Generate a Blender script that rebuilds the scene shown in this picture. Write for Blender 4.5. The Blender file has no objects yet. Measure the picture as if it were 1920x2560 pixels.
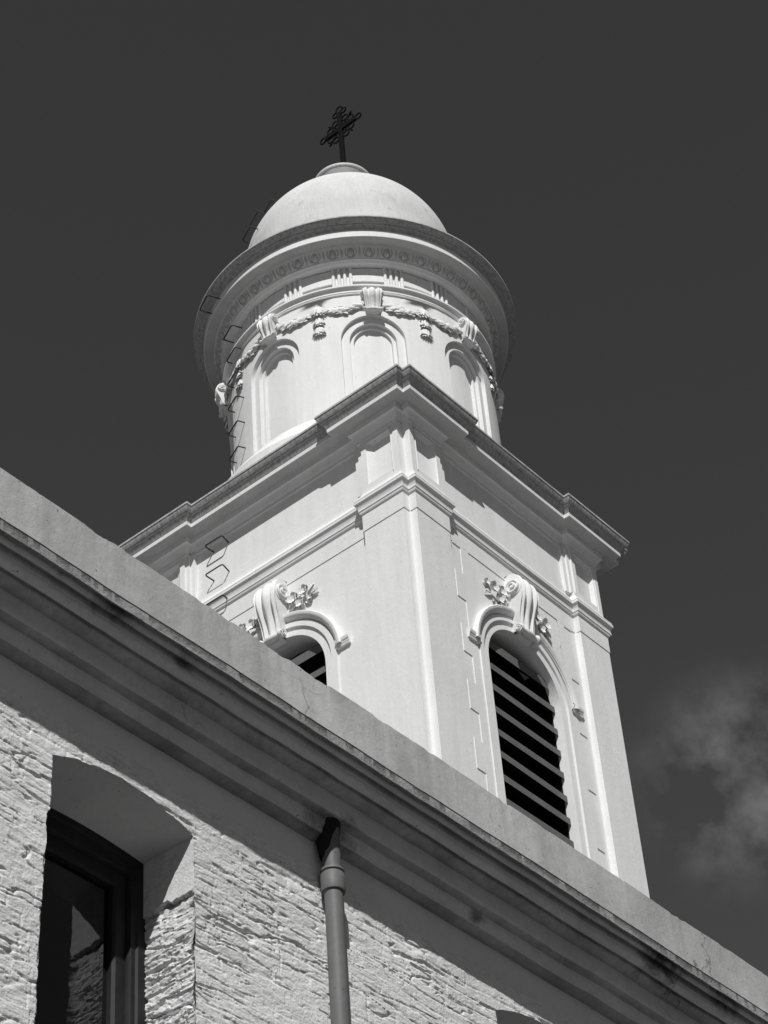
import bpy, math, random
import numpy as np
from math import sin, cos, pi, radians, sqrt, atan2
from mathutils import Vector, Matrix, Euler
random.seed(7); rng = np.random.default_rng(7)
D = bpy.data; SC = bpy.context.scene; COL = SC.collection

# ------------------------------------------------------------------ camera
SC.render.resolution_x = 768; SC.render.resolution_y = 1024
cd = D.cameras.new('camera'); cam = D.objects.new('camera', cd); COL.objects.link(cam)
F_ = Vector((0.59148603, 0.44638894, 0.67147687)); R_ = Vector((0.64639687, -0.76031712, -0.06394498))
U_ = R_.cross(F_)
M = Matrix((R_, U_, -F_)).transposed().to_4x4(); M.translation = Vector((-24.9509, -19.1581, 0.0))
cam.matrix_world = M
cd.sensor_fit = 'VERTICAL'; cd.sensor_height = 36.0; cd.lens = 5840.15 / 2560 * 36.0
cd.clip_start = 0.1; cd.clip_end = 5000
SC.camera = cam

# ------------------------------------------------------------------ light
SUN = Vector((-1.27, -1.0, 1.70)).normalized()          # towards the sun
ELEV = math.asin(SUN.z)
sl = D.lights.new('sun', 'SUN'); sl.energy = 4.5; sl.angle = radians(0.53); sl.color = (1.0, 0.996, 0.99)
so = D.objects.new('sun', sl); COL.objects.link(so); so.location = (-40, -40, 60)
so.rotation_euler = SUN.to_track_quat('Z', 'Y').to_euler()
W = D.worlds.new('World'); SC.world = W; W.use_nodes = True
nt = W.node_tree; nt.nodes.clear(); N = nt.nodes.new; L = nt.links.new
wo = N('ShaderNodeOutputWorld'); bg = N('ShaderNodeBackground'); sky = N('ShaderNodeTexSky')
sky.sky_type = 'NISHITA'; sky.sun_disc = False; sky.sun_elevation = ELEV
sky.sun_rotation = atan2(SUN.x, SUN.y); sky.air_density = 1.0; sky.dust_density = 0.4; sky.ozone_density = 2.0
sep = N('ShaderNodeSeparateColor'); L(sky.outputs[0], sep.inputs[0])      # black and white film behind a red filter
k1 = N('ShaderNodeMath'); k1.operation = 'POWER'; k1.inputs[1].default_value = 1.0; L(sep.outputs[0], k1.inputs[0])
k2 = N('ShaderNodeMath'); k2.operation = 'MULTIPLY'; k2.inputs[1].default_value = 0.55; L(k1.outputs[0], k2.inputs[0])
tc = N('ShaderNodeTexCoord')
# thin cloud low in the east
cn = N('ShaderNodeTexNoise'); cn.inputs['Scale'].default_value = 34.0; cn.inputs['Detail'].default_value = 7; cn.inputs['Roughness'].default_value = 0.55
cn.inputs['Distortion'].default_value = 0.0
L(tc.outputs['Generated'], cn.inputs['Vector'])
cr = N('ShaderNodeMapRange'); cr.inputs['From Min'].default_value = 0.40; cr.inputs['From Max'].default_value = 0.72; L(cn.outputs['Fac'], cr.inputs['Value'])
CD = Vector((0.735, 0.374, 0.566)).normalized()
dt = N('ShaderNodeVectorMath'); dt.operation = 'DISTANCE'; dt.inputs[1].default_value = CD; L(tc.outputs['Generated'], dt.inputs[0])
cm = N('ShaderNodeMapRange'); cm.interpolation_type = 'SMOOTHSTEP'
cm.inputs['From Min'].default_value = 0.060; cm.inputs['From Max'].default_value = 0.018; L(dt.outputs['Value'], cm.inputs['Value'])
cmul = N('ShaderNodeMath'); cmul.operation = 'MULTIPLY'; L(cr.outputs[0], cmul.inputs[0]); L(cm.outputs[0], cmul.inputs[1])
cadd = N('ShaderNodeMath'); cadd.operation = 'MULTIPLY_ADD'; cadd.inputs[1].default_value = 1.2; L(cmul.outputs[0], cadd.inputs[0]); L(k2.outputs[0], cadd.inputs[2])
L(cadd.outputs[0], bg.inputs['Color']); bg.inputs['Strength'].default_value = 0.1
L(bg.outputs[0], wo.inputs['Surface'])
SC.view_settings.view_transform = 'Standard'; SC.view_settings.look = 'None'
SC.view_settings.exposure = 0.0; SC.view_settings.gamma = 1.0
SC.render.engine = 'CYCLES'
try:
    SC.cycles.max_bounces = 8; SC.cycles.diffuse_bounces = 5
except Exception: pass

# ------------------------------------------------------------------ materials
def material(name, v, lo=None, scale=1.6, rough=0.85, bump=0.0, bscale=40, streak=None, specks=0.0, spec=0.25, fine=0.0, metallic=0.0, cracks=None, blotch=None, sfreq=(9, 9, 0.9), fissures=0.0, spots=()):
    """grey surface: v base value, lo value of the weathered patches; streak=(value, amount) vertical runs"""
    m = D.materials.new(name); m.use_nodes = True; t = m.node_tree; n = t.nodes.new; l = t.links.new
    b = t.nodes['Principled BSDF']; b.inputs['Roughness'].default_value = rough; b.inputs['Specular IOR Level'].default_value = spec
    b.inputs['Metallic'].default_value = metallic
    co = n('ShaderNodeTexCoord')
    def val(x):
        q = n('ShaderNodeValue'); q.outputs[0].default_value = x; return q.outputs[0]
    def mix(a, b2, f):
        q = n('ShaderNodeMix'); q.data_type = 'FLOAT'
        for s, x in ((0, f), (2, a), (3, b2)):
            if isinstance(x, (int, float)): q.inputs[s].default_value = x
            else: l(x, q.inputs[s])
        return q.outputs[0]
    def noise(sc, det=5, ro=0.6, vec=None, dis=0.0):
        q = n('ShaderNodeTexNoise'); q.inputs['Scale'].default_value = sc; q.inputs['Detail'].default_value = det; q.inputs['Roughness'].default_value = ro
        q.inputs['Distortion'].default_value = dis
        l(vec or co.outputs['Object'], q.inputs['Vector']); return q.outputs['Fac']
    def rng_(x, a, b2, c=0.0, d=1.0):
        q = n('ShaderNodeMapRange'); q.inputs[1].default_value = a; q.inputs[2].default_value = b2; q.inputs[3].default_value = c; q.inputs[4].default_value = d
        l(x, q.inputs[0]); return q.outputs[0]
    def mul(a, b2):
        q = n('ShaderNodeMath'); q.operation = 'MULTIPLY'
        for s, x in ((0, a), (1, b2)):
            if isinstance(x, (int, float)): q.inputs[s].default_value = x
            else: l(x, q.inputs[s])
        return q.outputs[0]
    c = val(v)
    if lo is not None: c = mix(c, lo, rng_(noise(scale), 0.38, 0.72))
    if fine: c = mul(c, rng_(noise(22, 6), 0.3, 0.7, 1 - fine, 1 + fine))
    if streak:
        mp = n('ShaderNodeMapping'); mp.inputs['Scale'].default_value = sfreq; l(co.outputs['Object'], mp.inputs['Vector'])
        s1 = rng_(noise(2.2, 6, 0.65, mp.outputs[0]), 0.42, 0.68)
        c = mix(c, streak[0], mul(s1, streak[1]))
    if blotch:
        c = mix(c, blotch[0], rng_(noise(blotch[1], 6, 0.65, dis=0.6), blotch[2], blotch[2] + 0.09))
    if specks:
        c = mix(c, v * 0.25, mul(rng_(noise(30, 3, 0.5), 0.70, 0.76), specks))
    if cracks:
        vo = n('ShaderNodeTexVoronoi'); vo.feature = 'DISTANCE_TO_EDGE'; vo.inputs['Scale'].default_value = cracks[0]
        nz = n('ShaderNodeTexNoise'); nz.inputs['Scale'].default_value = 5; nz.inputs['Detail'].default_value = 6; l(co.outputs['Object'], nz.inputs['Vector'])
        ad = n('ShaderNodeVectorMath'); ad.operation = 'MULTIPLY_ADD'; ad.inputs[1].default_value = (0.5, 0.5, 0.5)
        l(nz.outputs['Color'], ad.inputs[0]); l(co.outputs['Object'], ad.inputs[2]); l(ad.outputs[0], vo.inputs['Vector'])
        f = rng_(vo.outputs['Distance'], 0.0, cracks[1], 1.0, 0.0)
        c = mix(c, v * 0.25, mul(f, rng_(noise(0.9, 2), 0.56, 0.64)))
    if fissures:                                          # soot lodged in fine fissures that follow the courses
        for sc2, zf, w_, th in ((2.2, 6.0, 0.012, 0.50), (5.0, 5.0, 0.016, 0.52)):
            mp2 = n('ShaderNodeMapping'); mp2.inputs['Scale'].default_value = (1, 1, zf); l(co.outputs['Object'], mp2.inputs['Vector'])
            q1 = noise(sc2, 5, 0.6, mp2.outputs[0], 0.8)
            sb = n('ShaderNodeMath'); sb.operation = 'SUBTRACT'; l(q1, sb.inputs[0]); sb.inputs[1].default_value = 0.5
            ab = n('ShaderNodeMath'); ab.operation = 'ABSOLUTE'; l(sb.outputs[0], ab.inputs[0])
            f = mul(rng_(ab.outputs[0], 0.0, w_, 1.0, 0.0), rng_(noise(sc2 * 1.7, 3), th, th + 0.06))
            c = mix(c, v * 0.22, mul(f, fissures))
    for (px_, py_, pz_), rr_, k_ in spots:                # soot marks at damaged places
        dv_ = n('ShaderNodeVectorMath'); dv_.operation = 'SUBTRACT'; dv_.inputs[1].default_value = (px_, py_, pz_); l(co.outputs['Object'], dv_.inputs[0])
        sc_v = n('ShaderNodeVectorMath'); sc_v.operation = 'MULTIPLY'; sc_v.inputs[1].default_value = (0.5, 1, 1); l(dv_.outputs[0], sc_v.inputs[0])
        ln = n('ShaderNodeVectorMath'); ln.operation = 'LENGTH'; l(sc_v.outputs[0], ln.inputs[0])
        q3 = n('ShaderNodeMath'); q3.operation = 'MULTIPLY_ADD'; l(noise(9, 5, 0.7), q3.inputs[0]); q3.inputs[1].default_value = rr_ * 2.2; l(ln.outputs['Value'], q3.inputs[2])
        c = mix(c, 0.02, mul(rng_(q3.outputs[0], rr_ * 1.25, rr_ * 2.1, 1.0, 0.0), k_))
    l(c, b.inputs['Base Color'])
    if bump:
        bp = n('ShaderNodeBump'); bp.inputs['Strength'].default_value = 1.0; bp.inputs['Distance'].default_value = bump
        l(noise(bscale, 8, 0.7), bp.inputs['Height']); l(bp.outputs[0], b.inputs['Normal'])
    return m
_O = Vector((-12.0, -8.0, -1.6))                          # origin of the nave, whose parts use its coordinates
SPOTS = [(tuple(Vector(p) - _O), r_, k_) for p, r_, k_ in (((-13.68, -12.50, 7.75), 0.16, .9), ((-12.95, -12.50, 7.76), 0.12, .8), ((-18.55, -12.55, 7.74), 0.09, .8), ((-18.0, -12.5, 7.72), 0.07, .7), ((-16.60, -12.28, 7.45), 0.12, .8), ((-15.3, -12.3, 7.45), 0.05, .7))]
M_white = material('white_painted_stucco', 0.74, 0.69, 0.8, bump=0.006, bscale=9, streak=(0.58, 0.35), specks=0.6, fine=0.02, sfreq=(3, 3, 0.35), fissures=0.0)
M_orn = material('white_painted_ornament', 0.74, 0.64, 3.0, bump=0.006, bscale=25, fine=0.04)
M_dome = material('white_dome_render', 0.64, 0.54, 1.0, bump=0.006, bscale=14, fine=0.05, streak=(0.44, 0.35), blotch=(0.45, 2.4, 0.60))
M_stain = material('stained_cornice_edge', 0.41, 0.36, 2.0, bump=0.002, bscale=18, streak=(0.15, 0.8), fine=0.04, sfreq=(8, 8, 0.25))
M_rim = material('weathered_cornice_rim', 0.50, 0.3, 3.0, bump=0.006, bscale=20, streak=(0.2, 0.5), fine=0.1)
M_soff = material('shaded_soffit_white', 0.50, 0.40, 2.0, fine=0.05, specks=0.8)  # same white paint, darkened: soffit shade put into the colour
M_wall = material('painted_rough_brick', 0.73, 0.62, 1.5, bump=0.006, bscale=75, fine=0.08, specks=0.9, blotch=(0.50, 9.0, 0.72), fissures=0.5)
M_plast = material('smooth_plaster', 0.66, 0.58, 2.0, bump=0.003, bscale=30, fine=0.03, specks=0.5)
M_fascia = material('weathered_cement_fascia', 0.50, 0.34, 1.3, bump=0.007, bscale=9, fine=0.05, specks=0.9, streak=(0.30, 0.55), sfreq=(2.5, 2.5, 0.5), cracks=(0.5, 0.006), blotch=(0.24, 5.0, 0.68))
M_drip = material('weathered_cement_drip', 0.34, 0.22, 4.0, bump=0.012, bscale=18, fine=0.15, specks=0.8, blotch=(0.14, 9.0, 0.62))
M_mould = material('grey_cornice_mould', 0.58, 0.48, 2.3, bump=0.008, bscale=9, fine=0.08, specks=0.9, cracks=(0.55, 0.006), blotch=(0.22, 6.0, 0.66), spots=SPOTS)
M_hollow = material('shaded_cornice_hollow', 0.42, 0.24, 2.3, bump=0.01, bscale=9, fine=0.15, cracks=(0.55, 0.008), spots=SPOTS)  # shade of the cornice hollows painted in, with soot marks over it
M_pipe = material('grey_painted_pipe', 0.135, 0.12, 3.0, rough=0.55, bump=0.001, fine=0.08, specks=1.0, cracks=(9.0, 0.01))
M_hole_dark = material('painted_hole_dark', 0.015, 0.01, 5, rough=0.9)  # near-black colour for the shade in the hole round the pipe top
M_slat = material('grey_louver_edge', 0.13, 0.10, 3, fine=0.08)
M_slat_shade = material('shaded_louver_board', 0.010, 0.006, 3)  # slat body near black: shade under the boards painted in
M_inside = material('painted_interior_dark', 0.012)  # near black: unlit interior and shaded jambs painted as colour
M_iron = material('dark_wrought_iron', 0.004, 0.009, 8, rough=0.8, spec=0.08)
M_rung = material('rusty_rung_iron', 0.03, rough=0.7)
M_frame = material('dark_varnished_wood', 0.022, 0.012, 4, rough=0.6, fine=0.2, streak=(0.01, 0.5), spec=0.2)
M_roof = material('pale_roof_cement', 0.42, 0.34, 0.8, fine=0.1)
M_ground = material('dark_asphalt_ground', 0.045, 0.035, 0.3, fine=0.1)
M_glass = D.materials.new('window_glass'); M_glass.use_nodes = True
b = M_glass.node_tree.nodes['Principled BSDF']; b.inputs['Base Color'].default_value = (0.004,) * 3 + (1,); b.inputs['Roughness'].default_value = 0.03
b.inputs['IOR'].default_value = 1.52; b.inputs['Specular IOR Level'].default_value = 0.75
nn = M_glass.node_tree.nodes.new('ShaderNodeTexNoise'); nn.inputs['Scale'].default_value = 5; bb = M_glass.node_tree.nodes.new('ShaderNodeBump'); bb.inputs['Distance'].default_value = 0.002
M_glass.node_tree.links.new(nn.outputs['Fac'], bb.inputs['Height']); M_glass.node_tree.links.new(bb.outputs[0], b.inputs['Normal'])

# ------------------------------------------------------------------ helpers
WL = {}                                                 # world position of every object made here
def empty(name, loc, label, cat, group=None):
    o = D.objects.new(name, None); COL.objects.link(o); o.location = loc; o.empty_display_size = 0.5
    o['label'] = label; o['category'] = cat
    if group: o['group'] = group
    WL[o.name] = Vector(loc); return o
class MB:
    def __init__(s): s.v = []; s.f = []; s.m = []
    def add(s, vs, fs, mi=0):
        k = len(s.v); s.v += [tuple(p) for p in vs]; s.f += [tuple(i + k for i in f) for f in fs]; s.m += [mi] * len(fs)
    def grid(s, rows, mi=0, closeu=False, flip=False):
        n = len(rows[0]); fs = []
        for i in range(len(rows) - 1):
            for j in range(n if closeu else n - 1):
                a, b2, c, d = i * n + j, i * n + (j + 1) % n, (i + 1) * n + (j + 1) % n, (i + 1) * n + j
                fs.append((d, c, b2, a) if flip else (a, b2, c, d))
        s.add([p for r in rows for p in r], fs, mi)
    def box(s, x0, x1, y0, y1, z0, z1, mi=0):
        s.add([(x, y, z) for x in (x0, x1) for y in (y0, y1) for z in (z0, z1)],
              [(0, 1, 3, 2), (4, 6, 7, 5), (0, 4, 5, 1), (2, 3, 7, 6), (0, 2, 6, 4), (1, 5, 7, 3)], mi)
    def tube(s, pts, r, n=8, mi=0, closed=False, cap=True):
        pts = [Vector(p) for p in pts]; rows = []; up = None; m = len(pts)
        for i, p in enumerate(pts):
            if closed: t = (pts[(i + 1) % m] - pts[i - 1]).normalized()
            else: t = (pts[min(i + 1, m - 1)] - pts[max(i - 1, 0)]).normalized()
            if up is None: up = t.orthogonal().normalized()
            up = (up - t * up.dot(t)).normalized(); w = t.cross(up)
            rr = r[i] if isinstance(r, (list, tuple)) else r
            rows.append([p + (up * cos(2 * pi * k / n) + w * sin(2 * pi * k / n)) * rr for k in range(n)])
        if closed: rows.append(rows[0])
        s.grid(rows, mi, closeu=True)
        if cap and not closed:
            s.add(rows[0], [tuple(range(n))[::-1]], mi); s.add(rows[-1], [tuple(range(n))], mi)
    def lathe(s, prof, seg=96, mi=0, mis=None):
        for i in range(len(prof) - 1):
            s.grid([[(r * cos(2 * pi * k / seg), r * sin(2 * pi * k / seg), z) for k in range(seg)] for r, z in prof[i:i + 2]], mis[i] if mis else mi, closeu=True)
    def xf(s, mat):
        s.v = [tuple(mat @ Vector(p)) for p in s.v]; return s
    def build(s, name, mats, parent=None, loc=(0, 0, 0), rotz=0, smooth=35, local=False, bevel=0, weld=True):
        """verts are world coordinates unless local (then placed at loc/rotz)"""
        if not isinstance(mats, (list, tuple)): mats = [mats]
        pw = WL[parent.name] if parent else Vector((0, 0, 0))
        vs = s.v if (local or not parent) else [(p[0] - pw.x, p[1] - pw.y, p[2] - pw.z) for p in s.v]
        me = D.meshes.new(name); me.from_pydata(vs, [], s.f)
        for mm in mats: me.materials.append(mm)
        me.polygons.foreach_set('material_index', s.m); me.polygons.foreach_set('use_smooth', [True] * len(s.f))
        if weld:
            import bmesh
            bm = bmesh.new(); bm.from_mesh(me); bmesh.ops.remove_doubles(bm, verts=bm.verts, dist=1e-5)
            bmesh.ops.recalc_face_normals(bm, faces=bm.faces); bm.to_mesh(me); bm.free()
        me.update(); me.set_sharp_from_angle(angle=radians(smooth))
        o = D.objects.new(name, me); COL.objects.link(o)
        if local: o.location = Vector(loc) - pw if parent else loc
        o.rotation_euler = (0, 0, rotz)
        if parent: o.parent = parent
        WL[o.name] = Vector(loc) if local else pw.copy()
        if bevel:
            bv = o.modifiers.new('soft_edges', 'BEVEL'); bv.width = bevel; bv.segments = 2; bv.limit_method = 'ANGLE'; bv.angle_limit = radians(40)
        return o
def catmull(pts, n=6):
    out = []; P = [pts[0]] + list(pts) + [pts[-1]]
    for i in range(1, len(P) - 2):
        for k in range(n):
            t = k / n; a, b2, c, d = P[i - 1], P[i], P[i + 1], P[i + 2]
            out.append(tuple(0.5 * (2 * b2[j] + (c[j] - a[j]) * t + (2 * a[j] - 5 * b2[j] + 4 * c[j] - d[j]) * t * t + (3 * b2[j] - a[j] - 3 * c[j] + d[j]) * t ** 3) for j in range(len(b2))))
    out.append(tuple(pts[-1])); return out

# ------------------------------------------------------------------ ground
g = MB(); g.add([(-900, -900, -1.6), (900, -900, -1.6), (900, 900, -1.6), (-900, 900, -1.6)], [(0, 1, 2, 3)])
go = g.build('ground', M_ground); go['kind'] = 'structure'

# ================================================================== bell tower
TW, TY, BP, PR, NN = 2.75, 2.9565, 0.9814, 0.1122, 0.146
tower = empty('bell_tower', (0, 0, -1.6), 'white stucco bell tower with a round domed drum on a square louvered stage', 'tower')
def ring(o, z, p=PR, n=NN, e=0.0, b=BP):
    """plan of the square stage at offset o: notched corners, face set back by p between the corner piers"""
    P = []
    for sx, sy in ((-1, -1), (1, -1), (1, 1), (-1, 1)):
        q = [(TW + o, TY + o - n), (TW + o - n, TY + o - n), (TW + o - n, TY + o)]      # from the y-face side ... x-face
        bx = TW - b - o; by = TY - b - o
        left = [(TW + o - p, by - e), (TW + o, by)]      # on the x face, approaching the corner
        right = [(bx, TY + o), (bx - e, TY + o - p)]
        s = left + q + right                               # runs x-face -> y-face
        if sx * sy < 0: s = s[::-1]
        P += [(sx * a, sy * c) for a, c in s]
    return [(x, y, z) for x, y in P]
def sweep(mb, prof, mis=None, **k):
    for i in range(len(prof) - 1):
        mb.grid([ring(prof[i][0], prof[i][1], **k), ring(prof[i + 1][0], prof[i + 1][1], **k)], mis[i] if mis else 0, closeu=True)
Yr = TY - PR
WCX, WR, WS, WB = 0.04, 0.955, 23.03, 18.4                # belfry opening
def outline(r, zs, zb, n=28, nj=6):
    o = [(-r, zb + (zs - zb) * k / nj) for k in range(nj)]
    o += [(-r * cos(pi * k / n), zs + r * sin(pi * k / n)) for k in range(n + 1)]
    o += [(r, zs - (zs - zb) * (k + 1) / nj) for k in range(nj)]
    return o
def rect_outline(x0, x1, zt, zs, zb, n=28, nj=6):
    o = [(-x0, zb + (zs - zb) * k / nj) for k in range(nj)]
    aL = atan2(zt - zs, -x0); aR = atan2(zt - zs, x1)
    th = [pi - pi * k / n for k in range(n + 1)]
    iL = min(range(n + 1), key=lambda i: abs(th[i] - aL)); iR = min(range(n + 1), key=lambda i: abs(th[i] - aR)); th[iL] = aL; th[iR] = aR
    for k, t in enumerate(th):
        c, s = cos(t), sin(t); cand = []
        if s > 1e-6: cand.append((zt - zs) / s)
        if c < -1e-6: cand.append(-x0 / c)
        if c > 1e-6: cand.append(x1 / c)
        q = min(cand); o.append((q * c, zs + q * s))
    o += [(x1, zs - (zs - zb) * (k + 1) / nj) for k in range(nj)]
    return o
# --- shaft
sh = MB()
# piers (everything except the recessed fields), as vertical strips following the plan
E_ = 0.045
def shaft_ring(z):
    P = []
    for sx, sy in ((-1, -1), (1, -1), (1, 1), (-1, 1)):
        n = NN
        cove = [(E_ * (1 - sin(pi / 2 * k / 4)), PR * (1 - cos(pi / 2 * k / 4)) ) for k in range(5)]    # (along, depth back)
        cov = [(E_ * (k / 4) ** 2, PR * (1 - (1 - k / 4) ** 2)) for k in range(5)]      # 0 at pier edge .. field
        right = [(TW - BP - a, TY - d) for a, d in cov]
        left = [(TW - d, TY - BP - a) for a, d in cov][::-1]
        f = 0.03
        q = [(TW, TY - n), (TW - n + f, TY - n), (TW - n + f * .3, TY - n + f * .3), (TW - n, TY - n + f), (TW - n, TY)]
        s = left + q + right
        if sx * sy < 0: s = s[::-1]
        P.append([(sx * a, sy * c, z) for a, c in s])
    return P
A0, A1 = shaft_ring(-1.6), shaft_ring(25.05)
for k in range(4): sh.grid([A0[k], A1[k]])
def facemap(face):
    """local (s along the face, z, d outward from the recessed field) -> world"""
    if face == 'R': return lambda s, z, d=0: (s, -Yr - d, z)
    if face == 'L': return lambda s, z, d=0: (-(TW - PR) - d, s, z)
    if face == 'B': return lambda s, z, d=0: (s, Yr + d, z)
    return lambda s, z, d=0: ((TW - PR) + d, s, z)
for face in 'RLBE':
    f = facemap(face); hw = (TW if face in 'RB' else TY) - BP - E_; c = WCX if face in 'RB' else WCX
    if face in 'RL':
        a = outline(WR, WS, WB); r_ = rect_outline(hw + c, hw - c, 25.05, WS, WB)
        sh.grid([[f(c + x, z) for x, z in a], [f(c + x, z) for x, z in r_]])
        nj_ = 6
        for part, dep in ((a[:nj_ + 8], 0.19), (a[nj_ + 7:-nj_ - 7], 0.46), (a[-nj_ - 8:], 0.19)):      # white reveal, then shade behind the louvres painted near black
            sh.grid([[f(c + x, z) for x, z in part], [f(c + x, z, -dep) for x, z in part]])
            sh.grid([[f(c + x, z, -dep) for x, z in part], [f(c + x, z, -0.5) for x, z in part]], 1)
        sh.add([f(c - WR, WB), f(c + WR, WB), f(c + WR, WB, -0.5), f(c - WR, WB, -0.5)], [(0, 1, 2, 3)])
        sh.add([f(-hw, -1.6), f(hw, -1.6), f(hw, WB), f(c + WR, WB), f(c - WR, WB), f(-hw, WB)], [(0, 1, 2, 3, 4, 5)])
    else:
        sh.add([f(-hw, -1.6), f(hw, -1.6), f(hw, 25.05), f(-hw, 25.05)], [(0, 1, 2, 3)])
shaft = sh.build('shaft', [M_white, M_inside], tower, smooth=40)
# liner box behind the louvers, belfry darkness put into its colour
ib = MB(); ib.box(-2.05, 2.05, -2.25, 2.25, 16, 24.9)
ib.f = [f for f in ib.f]; ib.build('belfry_dark_liner', M_inside, tower)
# --- architrave
ar = MB()
prof = [(-0.015, 25.048), (0.012, 25.048), (0.012, 25.385), (0.03, 25.40), (0.042, 25.425), (0.042, 25.455), (0.055, 25.462), (0.055, 25.50),
        (0.06, 25.53), (0.075, 25.57), (0.098, 25.60), (0.104, 25.605), (0.104, 25.655), (0.092, 25.662), (0.10, 25.675), (0.085, 25.71), (0.02, 25.80), (0.005, 25.84)]
sweep(ar, prof); ar.build('architrave', M_white, tower, smooth=30)
# --- frieze with sunken corner panels
fr = MB()
sweep(fr, [(0.005, 25.84), (0.0, 25.86), (0.0, 25.93)], b=BP)
sweep(fr, [(0.0, 27.0), (0.0, 27.1)], b=BP)
def pier_face(mb, P, u0, u1):
    """P(u, z, d): face strip from the notch (u0) to the field (u1), with a sunken bevelled panel and two side steps"""
    z0, z1 = 25.93, 27.0
    a, b2 = u0 + 0.33, u0 + 0.66
    # flat strips
    for x0, x1 in ((u0, u0 + 0.10),): mb.add([P(x0, z0, 0), P(x1, z0, 0), P(x1, z1, 0), P(x0, z1, 0)], [(0, 1, 2, 3)])
    # small step down then panel frame
    mb.grid([[P(x, z, d) for x, d in ((u0 + 0.10, 0), (u0 + 0.105, -0.012), (u0 + 0.15, -0.012))] for z in (z0, z1)])
    mb.add([P(x, z0, d) for x, d in ((u0 + 0.10, 0), (u0 + 0.15, 0), (u0 + 0.15, -0.012), (u0 + 0.105, -0.012))], [(0, 1, 2, 3)])
    p0, p1 = u0 + 0.15, u0 + 0.68; q0, q1 = p0 + 0.05, p1 - 0.125; dz = 0.05; dd = -0.075
    fr_ = [(p0, z0), (p1, z0), (p1, z1), (p0, z1)]
    o_ = [(p0, z0 + 0.06), (p1, z0 + 0.06), (p1, z1 - 0.1), (p0, z1 - 0.1)]
    mb.add([P(x, z, 0) for x, z in fr_] + [P(x, z, 0) for x, z in o_], [(0, 1, 5, 4), (2, 3, 7, 6)])
    i_ = [(q0, z0 + 0.06 + dz), (q1, z0 + 0.06 + dz), (q1, z1 - 0.15), (q0, z1 - 0.15)]
    mb.add([P(x, z, 0) for x, z in o_] + [P(x, z, -0.02) for x, z in o_] + [P(x, z, dd) for x, z in i_] ,
           [(0, 1, 5, 4), (1, 2, 6, 5), (2, 3, 7, 6), (3, 0, 4, 7), (4, 5, 9, 8), (5, 6, 10, 9), (6, 7, 11, 10), (7, 4, 8, 11), (8, 9, 10, 11)])
    # strip, two steps back to the field
    s1, s2 = p1 + 0.10, p1 + 0.19
    st = [(p1, 0), (s1, 0), (s1, -0.035), (s2, -0.035), (s2, -0.07), (u1, -0.07), (u1, -PR - 0.03)]
    mb.grid([[P(x, z0, d) for x, d in st], [P(x, z1, d) for x, d in st]])
    mb.grid([[P(x, z0, d) for x, d in st], [P(x, z0, -PR - .03) for x, d in st]])
u0 = NN; u1 = 1.11
for sx in (-1, 1):
    for sy in (-1, 1):
        pier_face(fr, lambda u, z, d, sx=sx, sy=sy: (sx * (TW - u), sy * (TY + d), z), u0, u1)
        pier_face(fr, lambda u, z, d, sx=sx, sy=sy: (sx * (TW + d), sy * (TY - u), z), u0, u1)
        # notch
        fr.add([(sx * x, sy * y, z) for z in (25.93, 27.0) for x, y in ((TW, TY - NN), (TW - NN, TY - NN), (TW - NN, TY))], [(0, 1, 4, 3), (1, 2, 5, 4)])
for face in 'RLBE':
    f = facemap(face); hw = (TW if face in 'RB' else TY) - u1
    base = [(0.0, 25.93), (0.0, 25.96), (-0.010, 25.97), (-0.010, 26.05), (-0.018, 26.055), (-0.018, 26.11), (-0.025, 26.12), (-0.025, 27.1)]
    fr.grid([[f(s, z, d) for d, z in base] for s in (-hw, hw)])
fr.build('frieze', M_white, tower, smooth=30)
# --- main cornice
co_ = MB()
prof = [(-0.05, 26.97), (0.015, 26.97), (0.015, 27.03), (0.03, 27.045), (0.045, 27.09), (0.075, 27.14), (0.10, 27.165), (0.115, 27.17), (0.115, 27.235), (0.125, 27.265),
        (0.345, 27.262), (0.353, 27.262), (0.356, 27.342), (0.362, 27.345), (0.375, 27.38), (0.40, 27.42), (0.425, 27.45), (0.425, 27.475), (0.445, 27.48), (0.475, 27.53), (0.484, 27.572), (0.484, 27.578),
        (0.497, 27.58), (0.497, 27.619), (0.40, 27.66), (-0.6, 27.9)]
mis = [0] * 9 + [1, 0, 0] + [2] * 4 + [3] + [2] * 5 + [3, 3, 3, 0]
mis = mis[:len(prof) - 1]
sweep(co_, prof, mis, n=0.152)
co_.build('cornice', [M_white, M_soff, M_stain, M_rim], tower, smooth=30)

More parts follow.
